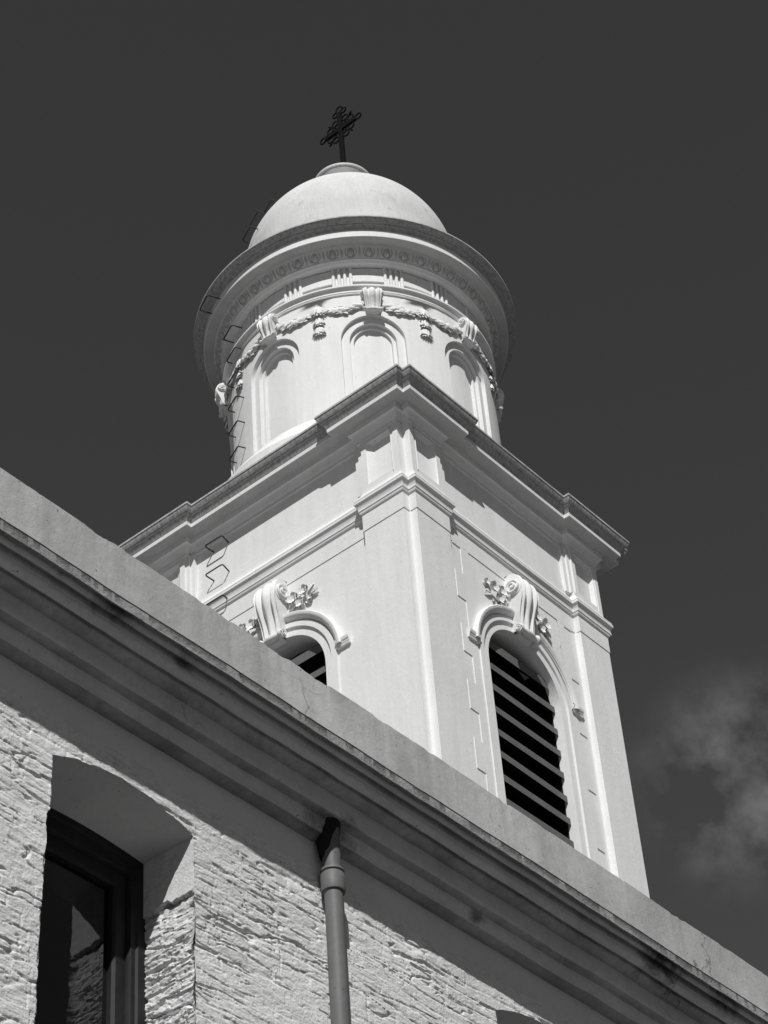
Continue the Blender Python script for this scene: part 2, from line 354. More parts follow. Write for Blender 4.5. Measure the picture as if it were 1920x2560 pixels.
# --- belfry windows
def scroll_profile():
    return catmull([(0.0, 25.07), (0.10, 25.11), (0.21, 25.07), (0.29, 24.94), (0.325, 24.76), (0.30, 24.58), (0.245, 24.42), (0.20, 24.26), (0.175, 24.10), (0.165, 24.01), (0.14, 23.96)], 4)
def bracket(zref=0.0):
    """scrolled console; local frame: x across, -y outward from the wall plane y=0, z up (0 = its middle)"""
    mb = MB(); pf = scroll_profile(); zc = 24.5
    def hw(z): return 0.180 + 0.06 * min(1, max(0, (z - 23.95) / 0.9))
    S = 33
    def rib(s):
        a = abs(s)
        if a < 0.34: return 0.060 * cos(a / 0.34 * pi / 2) ** 0.7 - 0.03
        if a < 0.52: return -0.03 - 0.02 * sin((a - 0.34) / 0.18 * pi)
        if a < 0.88: return -0.03 + 0.055 * sin((a - 0.52) / 0.36 * pi) ** 0.8
        return -0.03 + 0.03 * (a - 0.88) / 0.12
    rows = []
    for k, (d, z) in enumerate(pf):
        t = k / (len(pf) - 1); am = 1.0 * min(1, t * 5)
        rows.append([(s * hw(z), -(d + rib(s) * am), z - zc) for s in [-1 + 2 * j / (S - 1) for j in range(S)]])
    mb.grid(rows)
    for j in (0, S - 1):                                                       # cheeks
        mb.grid([[r[j] for r in rows], [(r[j][0], 0.0, r[j][2]) for r in rows]])
    for sg in (-1, 1):                                                         # volutes, upper and lower
        for cx, cz, r0, turns, w in ((0.15, 24.80, 0.165, 2.1, 0.026),):
            pts = []; rad = []
            for k in range(60):
                t = k / 59; a = -0.6 * pi + sg * 0 - t * turns * 2 * pi; rr = r0 * (1 - 0.86 * t)
                x = sg * (hw(cz) + 0.012 + 0.05 * t); pts.append((x, -(cx + rr * cos(a)), cz - zc + rr * sin(a))); rad.append(w * (1 - 0.35 * t))
            mb.tube(pts, rad, 6)
            disc = [[(sg * (hw(cz) + 0.055 * (1 - q)), -(cx + r0 * q * cos(a)), cz - zc + r0 * q * sin(a)) for a in [2 * pi * j / 20 for j in range(20)]] for q in (0.02, 0.3, 0.6, 0.85, 1.0)]
            mb.grid(disc, closeu=True)
    # lower roll with small end volutes
    L_ = 0.25; rr = [(-1, .02), (-1, .075), (-.82, .085), (-.72, .06), (-.6, .05), (-.35, .07), (0, .078), (.35, .07), (.6, .05), (.72, .06), (.82, .085), (1, .075), (1, .02)]
    mb.grid([[(q * L_, -(0.17 + r * cos(a)), 23.935 - zc + r * sin(a)) for a in [2 * pi * j / 16 for j in range(16)]] for q, r in rr], closeu=True)
    for sg in (-1, 1):
        pts = [(sg * (L_ + 0.008), -(0.17 + 0.06 * (1 - .8 * k / 24) * cos(k * .5)), 23.935 - zc + 0.06 * (1 - .8 * k / 24) * sin(k * .5)) for k in range(25)]
        mb.tube(pts, 0.012, 5)
    mb.grid([[(s * 0.18, -0.14, 23.96 - zc), (s * 0.18, -.10, 23.90 - zc), (s * 0.18, 0.0, 23.88 - zc)] for s in (-1, 1)])
    return mb
BR = bracket()
def petal(mb, p, d, up, L_, w, curl, mi=0):
    """a small cupped leaf at p growing along d"""
    d = Vector(d).normalized(); up = Vector(up); s = d.cross(up).normalized(); nrm = s.cross(d).normalized(); rows = []
    for i in range(5):
        t = i / 4; ww = w * (sin(pi * (0.12 + 0.80 * t)) ** 0.8)
        c = Vector(p) + d * (L_ * t) + nrm * (curl * L_ * (t * t) * 1.0)
        rows.append([c - s * ww + nrm * 0.25 * ww, c, c + s * ww + nrm * 0.25 * ww])
    th = nrm * -0.012
    mb.grid(rows, mi); mb.grid([[q + th for q in r] for r in rows], mi, flip=True)
def flower_cluster(rnd):
    """carved roses with curling leaves, about half a metre across"""
    mb = MB()
    for fx, fz, fs in ((-0.12, 0.03, 1.0), (0.10, 0.08, 0.9), (0.02, -0.13, 0.9), (-0.24, 0.10, 0.55), (0.19, -0.09, 0.55)):
        c = Vector((fx, -0.06 * fs, fz))
        for lay, (nn2, L2, w2, out) in enumerate(((5, .115, .060, .35), (4, .075, .045, 1.1))):
            for k in range(nn2):
                a = k * 2 * pi / nn2 + lay * .6 + rnd.random() * .4; dd = Vector((cos(a), -out, sin(a)))
                petal(mb, c + Vector((cos(a), 0, sin(a))) * .012 - Vector((0, .012 * lay, 0)), dd, (cos(a) * .2, -1, sin(a) * .2), L2 * fs, w2 * fs, 0.35 if lay == 0 else -.4)
    for k in range(14):
        a = k * 2 * pi / 14 + rnd.random() * .4; r = 0.11 + 0.07 * rnd.random()
        dd = Vector((cos(a), -0.35 - .4 * rnd.random(), sin(a) * .9))
        petal(mb, Vector((r * cos(a) * 1.1, -0.015, r * sin(a) * .75)), dd, (0, -1, 0.02), 0.12 + .06 * rnd.random(), 0.034, -0.5)
    return mb
def rot_face(face): return 0.0 if face == 'R' else -pi / 2
def wpt(face, s, z, d):
    return Vector(facemap(face)(s, z, d))
def lmat(face, s, z, d, sc=1.0, mirror=False):
    """local bracket frame (x across, -y out) to world on a face"""
    if face == 'R': return Matrix.Translation(wpt(face, s, z, d)) @ Matrix.Diagonal((sc * (-1 if mirror else 1), sc, sc, 1))
    return Matrix.Translation(wpt(face, s, z, d)) @ Matrix.Rotation(-pi / 2, 4, 'Z') @ Matrix.Diagonal((sc * (-1 if mirror else 1), sc, sc, 1))
for face in 'RL':
    f = facemap(face); c = WCX; w = MB()
    # moulded band round the opening
    a0 = outline(1.11, WS, WB); a1 = outline(1.215, WS, WB)
    w.grid([[f(c + x, z, d) for x, z in o] for o, d in ((a0, 0.0), (a0, 0.036), (a1, 0.036), (a1, 0.0))])
    win = w.build('belfry_window', M_white, tower, smooth=30)
    # hood mould
    hp = [(1.235, 0.0), (1.235, 0.055), (1.255, 0.06), (1.255, 0.075), (1.272, 0.085), (1.285, 0.095), (1.305, 0.105), (1.345, 0.108), (1.36, 0.095), (1.365, 0.0)]
    h = MB(); n = 48; a_ = radians(5.5)
    h.grid([[f(c - r * cos(a_ + (pi - 2 * a_) * k / n), WS + r * sin(a_ + (pi - 2 * a_) * k / n), d) for k in range(n + 1)] for r, d in hp])
    for sg in (-1, 1):
        sp = [(0.0, 23.10), (0.05, 23.10), (0.055, 23.14), (0.062, 23.15), (0.062, 23.175), (0.075, 23.185), (0.085, 23.21), (0.085, 23.25), (0.0, 23.262)]
        h.grid([[f(c + sg * x, z, d) for d, z in sp] for x in (1.225, 1.50)])
        h.add([f(c + sg * 1.50, z, d) for d, z in sp], [tuple(range(len(sp)))])
    h.build('hood_mould', M_white, win, smooth=30)
    # scrolled keystone
    kb = MB(); kb.v = list(BR.v); kb.f = list(BR.f); kb.m = list(BR.m); kb.xf(lmat(face, c, 24.5, 0))
    kb.build('keystone', M_orn, win, smooth=50)
    for i, (s, z) in enumerate(((-0.60, 24.53), (0.56, 24.56))):
        fc = flower_cluster(random.Random(11 + i)); fc.xf(lmat(face, c + (s if face == 'R' else -s), z, 0, 1.0, mirror=(i == 1) ^ (face == 'L')))
        fc.build('flower_cluster', M_orn, win, smooth=60)
    # louver slats
    k = 0
    while True:
        zt = 23.55 - 0.44 * k
        if zt < 18.6: break
        def half(z): return WR if z < WS else sqrt(max(0.0, WR * WR - (z - WS) ** 2))
        s_ = MB(); zl = zt - 0.125; rows = []; nn_ = 18
        hb = half(zl) - 0.006
        for j in range(nn_ + 1):
            x = -hb + 2 * hb * j / nn_
            ztop = zt if zt < WS else min(zt + (0.05 if k == 0 else 0), WS + sqrt(max(0, WR ** 2 - x * x)) - 0.008)
            ztop = max(ztop, zl + 0.002)
            rows.append([(x, zl), (x, ztop)])
        sag = 0.012 * sin(k * 2.1)
        s_.grid([[f(c + x, zl + sag * x, -0.13), f(c + x, z + sag * x, -0.13)] for (x, zl_), (x2, z) in rows], 0)
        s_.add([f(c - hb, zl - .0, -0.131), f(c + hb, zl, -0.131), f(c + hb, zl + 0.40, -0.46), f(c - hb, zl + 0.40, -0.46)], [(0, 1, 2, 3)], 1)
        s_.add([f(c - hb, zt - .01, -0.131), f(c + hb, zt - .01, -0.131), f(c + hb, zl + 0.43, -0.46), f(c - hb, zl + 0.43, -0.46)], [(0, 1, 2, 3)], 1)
        s_.build('louver_slat', [M_slat, M_slat_shade], win, weld=False)
        k += 1
# --- raised toothed blocks beside the right-hand opening
q = MB(); f = facemap('R'); d = 0.014
zs_ = [25.02]
edge = []
for k in range(-1, 7):
    zl = 23.89 - 1.128 * k
    edge += [(1.61, zl + 0.567), (1.61, zl), (1.405, zl), (1.405, zl - 0.561)]
for sg, off in ((-1, 0.0), (1, 0.0)):
    cx = 0.024
    pts = [(x, min(z, 25.04)) for x, z in edge if z < 25.6]
    for (xa, za), (xb, zb_) in zip(pts[:-1], pts[1:]):
        if abs(xa - xb) > 0.01: continue
        if za - zb_ < 0.02: continue
        xi = 1.2
        v_ = [f(cx + sg * xi, za, d), f(cx + sg * xa, za, d), f(cx + sg * xa, zb_, d), f(cx + sg * xi, zb_, d)]
        w_ = [f(cx + sg * xa, za, -0.002), f(cx + sg * xa, zb_, -0.002), f(cx + sg * xi, za, -0.002), f(cx + sg * xi, zb_, -0.002)]
        q.add(v_ + w_, [(0, 1, 2, 3), (1, 4, 5, 2), (2, 5, 7, 3), (0, 1, 4, 6)])
q.build('quoin_panel', M_white, tower, smooth=20)

# --- drum
DR = 2.53; NA = [-135 + 45 * k for k in range(8)]
def cyl(A, s, z, d=0.0):
    """point s metres along the drum from azimuth A (deg), radius DR + d"""
    a = radians(A) + s / DR; return ((DR + d) * cos(a), (DR + d) * sin(a), z)
dm = MB(); half = DR * radians(22.5); zs0, zb0, ztop = 30.465, 28.55, 31.60
for A in NA:
    nz = dict(n=24, nj=6)
    o1 = outline(0.592, zs0, zb0, **nz); o2 = outline(0.443, zs0, zb0, **nz); o3 = outline(0.372, zs0, zb0, **nz); ro = rect_outline(half, half, ztop, zs0, zb0, **nz)
    mid = [[(a[0] + (b2[0] - a[0]) * t, a[1] + (b2[1] - a[1]) * t) for a, b2 in zip(o1, ro)] for t in (0, .25, .5, .75, 1)]
    dm.grid([[cyl(A, x, z) for x, z in m_] for m_ in mid])
    dm.grid([[cyl(A, x, z, d_) for x, z in o] for o, d_ in ((o1, 0), (o1, -.07), (o2, -.07), (o2, -.14), (o3, -.14), (o3, -.20))])
    hN = len(o3) // 2
    dm.grid([[cyl(A, o3[i][0] + (o3[-1 - i][0] - o3[i][0]) * t / 8, o3[i][1], -.20) for t in range(9)] for i in range(hN + 1)])
SEG = 144
dprof = [(DR, ztop), (DR + .01, 31.60), (DR + .022, 31.605), (DR + .03, 31.62), (DR + .022, 31.64), (DR + .035, 31.65), (DR + .035, 31.70), (DR + .05, 31.715), (DR + .075, 31.745), (DR + .095, 31.752), (DR + .095, 31.79), (DR + .02, 31.805),
         (DR - .11, 31.81), (DR - .11, 32.45)]
dm.lathe(dprof, SEG)
dm.lathe([(DR, 28.66), (2.55, 28.60), (2.88, 28.15), (2.98, 27.98), (2.98, 27.7)], SEG)
drum = dm.build('drum', M_white, tower, smooth=30)
def azloc(A, z, r=0.0): return Vector((r * cos(radians(A)), r * sin(radians(A)), z))
def dup(o, A=None, rel=None, loc=None):
    c_ = o.copy(); COL.objects.link(c_)
    c_.parent = o.parent
    if A is not None: c_.rotation_euler = (0, 0, radians(A))
    return c_
# all drum ornaments are modelled at azimuth 0 around the tower axis and turned into place
def polar(mb, R0):
    """local (x across, -y out, z) -> azimuth 0 on the drum, x along the curve"""
    mb.v = [((R0 - y) * cos(x / R0), (R0 - y) * sin(x / R0), z) for x, y, z in mb.v]; return mb
def place(mb, name, mats, angles, parent, smooth=40):
    mb.v = [(x, y, z) for x, y, z in mb.v]
    o = mb.build(name, mats, parent, loc=(0, 0, -1.6), local=True, smooth=smooth)
    o.location = Vector((0, 0, 0)) - WL[parent.name] + Vector((0, 0, 0))
    WL[o.name] = Vector((0, 0, 0)); o.rotation_euler = (0, 0, radians(angles[0]))
    for A in angles[1:]: dup(o, A)
    return o
cb = MB(); cb.v = list(BR.v); cb.f = list(BR.f); cb.m = list(BR.m)
sc_ = 0.47; cb.xf(Matrix.Translation((0, 0, 31.36)) @ Matrix.Diagonal((0.68, 0.66, sc_, 1)))
place(polar(cb, DR), 'console_bracket', M_orn, [-134.6 + 45 * k for k in range(8)], drum, 50)
# triglyphs: block with four upright ribs
tg = MB(); hw_ = 0.158
tg.add([(x, y, z) for x in (-hw_ - .03, hw_ + .03) for y in (0, -0.02) for z in (31.81, 32.44)], [(0, 1, 3, 2), (4, 6, 7, 5), (0, 4, 5, 1), (2, 3, 7, 6), (0, 2, 6, 4), (1, 5, 7, 3)])
for k in range(4):
    x0 = -hw_ + k * (2 * hw_) / 3.0
    pr_ = [(x0 - .034, -0.018), (x0 - .026, -0.055), (x0 - .01, -0.068), (x0 + .01, -0.068), (x0 + .026, -0.055), (x0 + .034, -0.018)]
    tg.grid([[(x, y, z) for x, y in pr_] for z in (31.812, 32.44)])
place(polar(tg, DR - .11), 'triglyph', M_white, [-146.2 + 22.5 * k for k in range(16)], drum, 30)
pn = MB(); hw_ = 0.285
pn.grid([[(x * hw_ / 6, y, z) for x in range(-6, 7)] for y, z in ((0, 32.055), (-0.035, 32.055), (-0.035, 32.40), (0, 32.40))])
for sg in (-1, 1): pn.add([(sg * hw_, 0, 32.055), (sg * hw_, -0.035, 32.055), (sg * hw_, -0.035, 32.40), (sg * hw_, 0, 32.40)], [(0, 1, 2, 3)])
place(polar(pn, DR - .11), 'frieze_panel', M_white, [-134.95 + 22.5 * k for k in range(16)], drum, 30)
# garlands
SW = [(0.10, 31.36), (0.176, 31.31), (0.36, 31.23), (0.55, 31.19), (0.71, 31.21), (0.86, 31.265), (1.0, 31.37)]
def garland(seed, sg):
    r2 = random.Random(seed); mb = MB()
    cur = catmull(SW, 8)
    def path(t):
        q = t * (len(cur) - 1); i = min(int(q), len(cur) - 2); u = q - i
        return sg * (cur[i][0] * (1 - u) + cur[i + 1][0] * u), cur[i][1] * (1 - u) + cur[i + 1][1] * u
    def wid(t): return 0.026 + 0.058 * max(0.0, sin(pi * min(1, 0.12 + t * 0.95))) ** 0.8
    for ph in (0.0, 2.1, 4.2):                                # three twisted strands
        pts = []; rd = []
        for k in range(46):
            t = k / 45; x, z = path(t); w_ = wid(t)
            pts.append((x, -0.025 - w_ * .45 - .45 * w_ * cos(17 * t + ph), z + w_ * .55 * sin(17 * t + ph))); rd.append(w_ * (.50 + .12 * sin(60 * t + ph)))
        mb.tube(pts, rd, 6)
    for k in range(90):
        t = r2.random() * 0.96 + 0.02; x, z = path(t); w_ = wid(t)
        a = r2.random() * 2 * pi; p_ = (x, -0.03 - abs(cos(a)) * w_, z + sin(a) * w_ * .8)
        dr = Vector((sg * (1.0 if r2.random() < .6 else -.8), -0.12 - .25 * r2.random(), r2.uniform(-.55, .45)))
        petal(mb, p_, dr, (0, -1, 0.1), 0.07 + .045 * r2.random(), 0.020 + .012 * r2.random(), -.35)
    for z0, aa in ((31.10, .085), (31.36, -.05)):             # ribbon on the wall under and over the swag
        rb = [(sg * (0.24 + 0.55 * t), -0.004, z0 + aa * abs(2 * t - 1) + 0.012 * sin(9 * t)) for t in [i / 16 for i in range(17)]]
        mb.tube(rb, 0.007, 5)
    mb.v = [(x, y * .62, z) for x, y, z in mb.v]
    return polar(mb, DR)
place(garland(3, -1), 'garland', M_orn, [-134.6 + 45 * k for k in range(8)], drum, 60)
place(garland(5, 1), 'garland', M_orn, [-134.6 + 45 * k for k in range(8)], drum, 60)
pd = MB(); r3 = random.Random(9)
for zc_, sc2 in ((31.37, 1.25), (31.09, 0.92), (30.85, 1.0)):
    pv = len(pd.v)
    hp_ = [(0.012, 0.05), (0.045, 0.035), (0.07, 0.0), (0.084, -0.05), (0.082, -0.09)]
    pd.grid([[(r * sc2 * cos(a) * (1 + .10 * sin(9 * a)), -0.012 - r * .75 * sc2 * sin(a) * (1 + .10 * sin(9 * a)), zc_ + z) for a in [pi * j / 26 for j in range(27)]] for r, z in hp_])
    for k in range(11):
        a = pi * (k + .5) / 11 + r3.uniform(-.1, .1)
        petal(pd, (cos(a) * .070 * sc2, -.012 - sin(a) * .052 * sc2, zc_ - .03), (cos(a) * .5, -sin(a) * .35, -1), (cos(a), -sin(a), 0), (.11 + .05 * r3.random()) * sc2, .022, .0)
    for k in range(7):
        a = pi * (k + .5) / 7
        petal(pd, (cos(a) * .05 * sc2, -.012 - sin(a) * .035 * sc2, zc_ - .08), (cos(a) * .2, -sin(a) * .2, -1), (cos(a), -sin(a), 0), .14 * sc2, .020, .3)
pd.v = [(x * 1.05, y * .6, z) for x, y, z in pd.v]
place(polar(pd, DR + .004), 'leaf_pendant', M_orn, [-157.1 + 45 * k for k in range(8)], drum, 60)

# --- drum cornice
dc = MB()
cprof = [(2.41, 32.43), (2.575, 32.43), (2.60, 32.46), (2.625, 32.475), (2.625, 32.505), (2.635, 32.52), (2.66, 32.56), (2.70, 32.62), (2.735, 32.68), (2.745, 32.70), (2.76, 32.728),
         (2.945, 32.735), (2.955, 32.74), (2.957, 32.905), (2.963, 32.91), (2.972, 32.935), (2.995, 32.965), (3.018, 32.98), (3.03, 32.985), (3.03, 33.005), (3.045, 33.008), (3.075, 33.025), (3.115, 33.05), (3.13, 33.062), (3.135, 33.07),
         (3.148, 33.072), (3.148, 33.102), (3.10, 33.13), (2.1, 33.45)]
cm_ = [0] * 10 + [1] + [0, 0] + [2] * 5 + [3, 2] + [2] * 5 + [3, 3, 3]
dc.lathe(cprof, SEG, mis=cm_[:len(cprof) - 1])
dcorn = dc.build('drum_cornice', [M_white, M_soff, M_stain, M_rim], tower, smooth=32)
eg = MB(); NE = 50
for k in range(NE):
    A = radians(-134.5 + 360 / NE * k); e = MB()
    # egg
    rows = []
    for i in range(7):
        t = i / 6 * pi
        rows.append([(0.070 * sin(t) * cos(a), -0.045 * sin(t) * sin(a) , 0.095 * cos(t)) for a in [pi * j / 8 for j in range(9)]])
    e.grid(rows)
    rim = [(0.105 * sin(u), -0.012, 0.10 - 0.012 - (0.105 + 0.11 * cos(u)) + 0.025) for u in [(-2.3 + 4.6 * j / 14) for j in range(15)]]
    e.tube(rim, 0.012, 5)
    e.tube([(0.168, -0.01, 0.08), (0.168, -0.03, -0.01), (0.168, -0.012, -0.10)], [0.012, 0.02, 0.006], 5)
    # tilt to lie on the ovolo: outward and up at about 58 degrees
    tilt = Matrix.Rotation(radians(31), 4, 'X') @ Matrix.Diagonal((1.0, 1.5, 1.0, 1))
    base = Matrix.Rotation(A + pi / 2, 4, 'Z')
    pos = Vector((2.672 * cos(A), 2.672 * sin(A), 32.605))
    e.xf(Matrix.Translation(pos) @ base @ tilt)
    eg.add(e.v, e.f)
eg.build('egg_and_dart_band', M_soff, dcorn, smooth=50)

# --- dome
DM, DZ, DH = 2.15, 34.75, 2.22
do = MB(); prof = [(DM + 0.02, 33.2), (DM, 33.5), (DM, 34.2), (DM, DZ)] + [(DM * cos(a), DZ + DH * sin(a)) for a in [radians(3 * k) for k in range(1, 29)]]
do.lathe(prof, SEG); dome = do.build('dome', M_dome, tower, smooth=40)
cp = MB(); cp.lathe([(0.40, 36.85), (0.40, 37.1), (0.43, 37.35), (0.50, 37.52), (0.585, 37.62), (0.60, 37.66), (0.625, 37.67), (0.635, 37.70), (0.625, 37.73), (0.5, 37.77), (0.02, 37.85)], 72)
cp.build('dome_cap', M_dome, dome, smooth=40)

# --- iron rungs up the tower
def rung(name_pts, r=0.0135):
    mb = MB(); P = [Vector(p) for p in name_pts]; out = [P[0]]
    for i in range(1, len(P) - 1):
        a, b2, c_ = P[i - 1], P[i], P[i + 1]; k = 0.035
        out += [b2 + (a - b2).normalized() * k, b2 + (a - b2).normalized() * k * .3 + (c_ - b2).normalized() * k * .3, b2 + (c_ - b2).normalized() * k]
    out.append(P[-1]); mb.tube(out, r, 6); return mb
rungs = []
RY, RH = 1.28, 0.205
for z in (26.79, 26.13, 25.45, 24.8, 24.15, 23.5):
    wx = -(TW - PR) + 0.03; ox = -2.81; z += 0.06
    rungs.append(rung([(wx, RY - RH + 0.03, z - 0.03), (ox, RY - RH, z), (ox, RY + RH, z), (wx, RY + RH - 0.03, z - 0.03)]))
RA = radians(156.0)
def rad(r, t, z):                                       # r out along the ladder azimuth, t sideways (towards the viewer is negative)
    return (r * cos(RA) - t * sin(RA), r * sin(RA) + t * cos(RA), z)
for z in (31.62, 30.98, 30.34, 29.70, 29.06):
    r0 = DR - 0.06; rungs.append(rung([rad(r0, -RH, z), rad(DR + .14, -RH, z), rad(DR + .14, RH, z), rad(r0, RH, z)]))
rungs.append(rung([rad(DR - .02, -RH, 32.2), rad(DR + .19, -RH, 32.2), rad(DR + .19, RH, 32.2), rad(DR - .02, RH, 32.2)]))
rungs.append(rung([rad(2.90, -RH, 32.83), rad(3.20, -RH, 32.83), rad(3.20, RH, 32.83), rad(2.90, RH, 32.83)]))
for a in (2, 12, 26, 40):
    a = radians(a); cr_, cz_ = DM * cos(a), DZ + DH * sin(a) - (0.35 if a < .1 else 0); n_ = Vector((cos(a), sin(a)))
    h_ = 0.15
    rungs.append(rung([rad(cr_ - .05 * n_.x, -RH, cz_ - .05 * n_.y), rad(cr_ + h_ * n_.x, -RH, cz_ + h_ * n_.y), rad(cr_ + h_ * n_.x, RH, cz_ + h_ * n_.y), rad(cr_ - .05 * n_.x, RH, cz_ - .05 * n_.y)]))
for mb in rungs: mb.build('ladder_rung', M_rung, tower, smooth=60)

# ================================================================== iron cross
cross = empty('iron_cross', (0, 0, 37.8), 'dark wrought iron cross with ringed arm ends on top of the dome', 'cross')
CZ, CY = 39.58, -0.055
def cbox(mb, y0, y1, z0, z1, t=0.022): mb.box(-t, t, y0, y1, z0, z1)
mb = MB(); mb.box(-0.035, 0.035, CY - .052, CY + .052, 37.8, 40.13); mb.build('post', M_iron, cross, bevel=0.004)
mb = MB(); mb.box(-0.032, 0.032, CY - .42, CY - .053, CZ - .065, CZ + .065)
mb.box(-0.032, 0.032, CY + .053, CY + .42, CZ - .065, CZ + .065); mb.build('crossbar', M_iron, cross, bevel=0.004)
def oring(y, z, r=0.078, w=0.018):
    m_ = MB(); m_.tube([(0, y + r * cos(a), z + r * sin(a)) for a in [2 * pi * j / 24 for j in range(24)]], w, 6, closed=True); m_.build('ring', M_iron, cross, smooth=60)
for s in (-1, 1):
    oring(CY + s * 0.495, CZ); oring(CY + s * 0.115, 40.12, 0.07)
    for t in (-1, 1):
        oring(CY + s * 0.285, CZ + t * 0.145); oring(CY + s * 0.14, CZ + t * 0.27)
        m_ = MB(); e = Vector((0, s, t)).normalized(); c_ = Vector((0, CY, CZ))
        m_.tube([c_, c_ + e * .42], 0.016, 6)
        m_.tube([c_ + e * .36, c_ + e * .41, c_ + e * .48], [0.008, 0.03, 0.003], 4); m_.build('ray', M_iron, cross)
oring(CY, 40.23, 0.085)

# ================================================================== church building in front
YW = -12.2; ZG = -1.6; WD = 6.958                        # wall plane, ground, distance wall - camera
church = empty('church_nave', (-12.0, -8.0, ZG), 'low church side wall of rough white painted brick under a heavy grey cornice', 'building')
XL, XR, ZS, ZC, RD = -18.61, -17.605, 6.965, 7.066, 0.365    # window opening, springing, crown, reveal depth
OPEN = [(XL, XR), (XL + 3.54, XR + 3.54)]
# layered noise on numpy arrays
def vnoise(x, y, seed):
    xi = np.floor(x).astype(np.int64); yi = np.floor(y).astype(np.int64); fx = x - xi; fy = y - yi
    fx = fx * fx * (3 - 2 * fx); fy = fy * fy * (3 - 2 * fy)
    def h(a, b2):
        n = (a * 374761393 + b2 * 668265263 + seed * 1442695041) & 0xffffffff
        n = ((n ^ (n >> 13)) * 1274126177) & 0xffffffff
        return ((n ^ (n >> 16)) & 0xffff) / 65535.0
    return (h(xi, yi) * (1 - fx) + h(xi + 1, yi) * fx) * (1 - fy) + (h(xi, yi + 1) * (1 - fx) + h(xi + 1, yi + 1) * fx) * fy
def fbm(x, y, seed, o=4):
    s = 0; a = 0.5
    for k in range(o): s = s + a * vnoise(x * 2 ** k, y * 2 ** k, seed + k); a *= 0.5
    return s / (1 - 0.5 ** o)
def hashn(a, b2, seed):
    n = (a * 374761393 + b2 * 668265263 + seed * 1442695041) & 0xffffffff
    n = ((n ^ (n >> 13)) * 1274126177) & 0xffffffff
    return ((n ^ (n >> 16)) & 0xffff) / 65535.0
def brick_height(x, z, seed=1, rough=1.0):
    """outward relief in metres of old brickwork buried under lumpy paint"""
    HC, LB = 0.080, 0.235
    zz = z + 0.035 * (fbm(x * 3, z * 3, seed + 50, 3) - .5) + 0.040 * (vnoise(x * 1.1, z * 0.9, seed + 60) - .5)
    row = np.floor(zz / HC).astype(np.int64); fz = zz / HC - row
    xx = x / LB + hashn(row, row * 0, seed + 3) + 0.10 * (fbm(x * 9, z * 9, seed + 70, 2) - .5)
    colm = np.floor(xx).astype(np.int64); fx = xx - colm
    hb = hashn(row, colm, seed + 5); hb2 = hashn(row, colm, seed + 6)
    hgt = 0.009 * (hb - 0.5) + 0.005 * (fz - 0.5) * (hb2 - 0.45) * 2
    wob = 0.10 * (fbm(x * 14, z * 14, seed + 80, 3) - 0.5)
    gz = np.minimum(fz + wob, 1 - fz - wob); gx = np.minimum(fx, 1 - fx) * LB / HC + wob
    pres = np.clip((fbm(x * 2.6, z * 5, seed + 90, 3) - 0.47) * 6, 0, 1)            # joints partly filled with paint
    presx = np.clip((fbm(x * 4, z * 4, seed + 91, 3) - 0.50) * 6, 0, 1)
    hgt = hgt - 0.012 * np.exp(-(np.clip(gz, 0, 1) / 0.07) ** 2) * pres - 0.007 * np.exp(-(np.clip(gx, 0, 1) / 0.07) ** 2) * presx
    hgt = hgt + 0.016 * (fbm(x * 2.2, z * 6.5, seed + 10, 4) - 0.5) + 0.009 * (fbm(x * 20, z * 42, seed + 20, 4) - 0.5)
    lg = fbm(x * 4.5 + 2.0 * fbm(x * 3, z * 3, seed + 44, 3), z * 19, seed + 40, 3); lf = lg * 9 - np.floor(lg * 9); hgt = hgt + 0.006 * (lf - 0.5)
    wx = x + 0.08 * (fbm(x * 5, z * 5, seed + 33, 3) - .5)
    n1 = fbm(wx * 2.2, z * 13, seed + 31, 3); n2 = fbm(wx * 4.5, z * 24, seed + 32, 2)
    m1 = np.clip((fbm(x * 3.1, z * 4.0, seed + 34, 3) - 0.42) * 7, 0, 1); m2 = np.clip((fbm(x * 5, z * 7, seed + 35, 3) - 0.46) * 7, 0, 1)
    hgt = hgt - 0.026 * np.exp(-((n1 - .5) / 0.020) ** 2) * m1 - 0.014 * np.exp(-((n2 - .46) / 0.024) ** 2) * m2
    big = np.clip(fbm(x * 5, z * 20, seed + 30, 3) - 0.72, 0, 1); hgt = hgt - 0.12 * big
    return hgt * rough * 0.48
def add_patch(mb, X, Y, Z_, mi=0):
    n0, n1 = X.shape; k = len(mb.v)
    mb.v += list(zip(X.ravel().tolist(), Y.ravel().tolist(), Z_.ravel().tolist()))
    i, j = np.meshgrid(np.arange(n0 - 1), np.arange(n1 - 1), indexing='ij'); a = (k + i * n1 + j).ravel()
    fs = np.stack([a, a + 1, a + n1 + 1, a + n1], -1); mb.f += list(map(tuple, fs.tolist())); mb.m += [mi] * len(fs)
ZB, ZT, HX = 4.95, 7.40, 0.0055
def arch_z(x, xl, xr):
    t = (x - (xl + xr) / 2) / ((xr - xl) / 2); return ZS + (ZC - ZS) * (1 - t * t)
wl = MB()
def relief(x, z): return brick_height(x, z, 1)
def ys(x, z):
    h = relief(x, z); fade = np.clip((7.24 - z) / 0.10, 0, 1); return YW - h * fade
rows_top = np.linspace(ZS, ZT, 62); rows_low = np.linspace(ZB, ZS, int((ZS - ZB) / HX))
zcol = np.concatenate([rows_low, rows_top[1:]])
xs = [(-20.3, OPEN[0][0]), (OPEN[0][1], OPEN[1][0]), (OPEN[1][1], -13.2)]
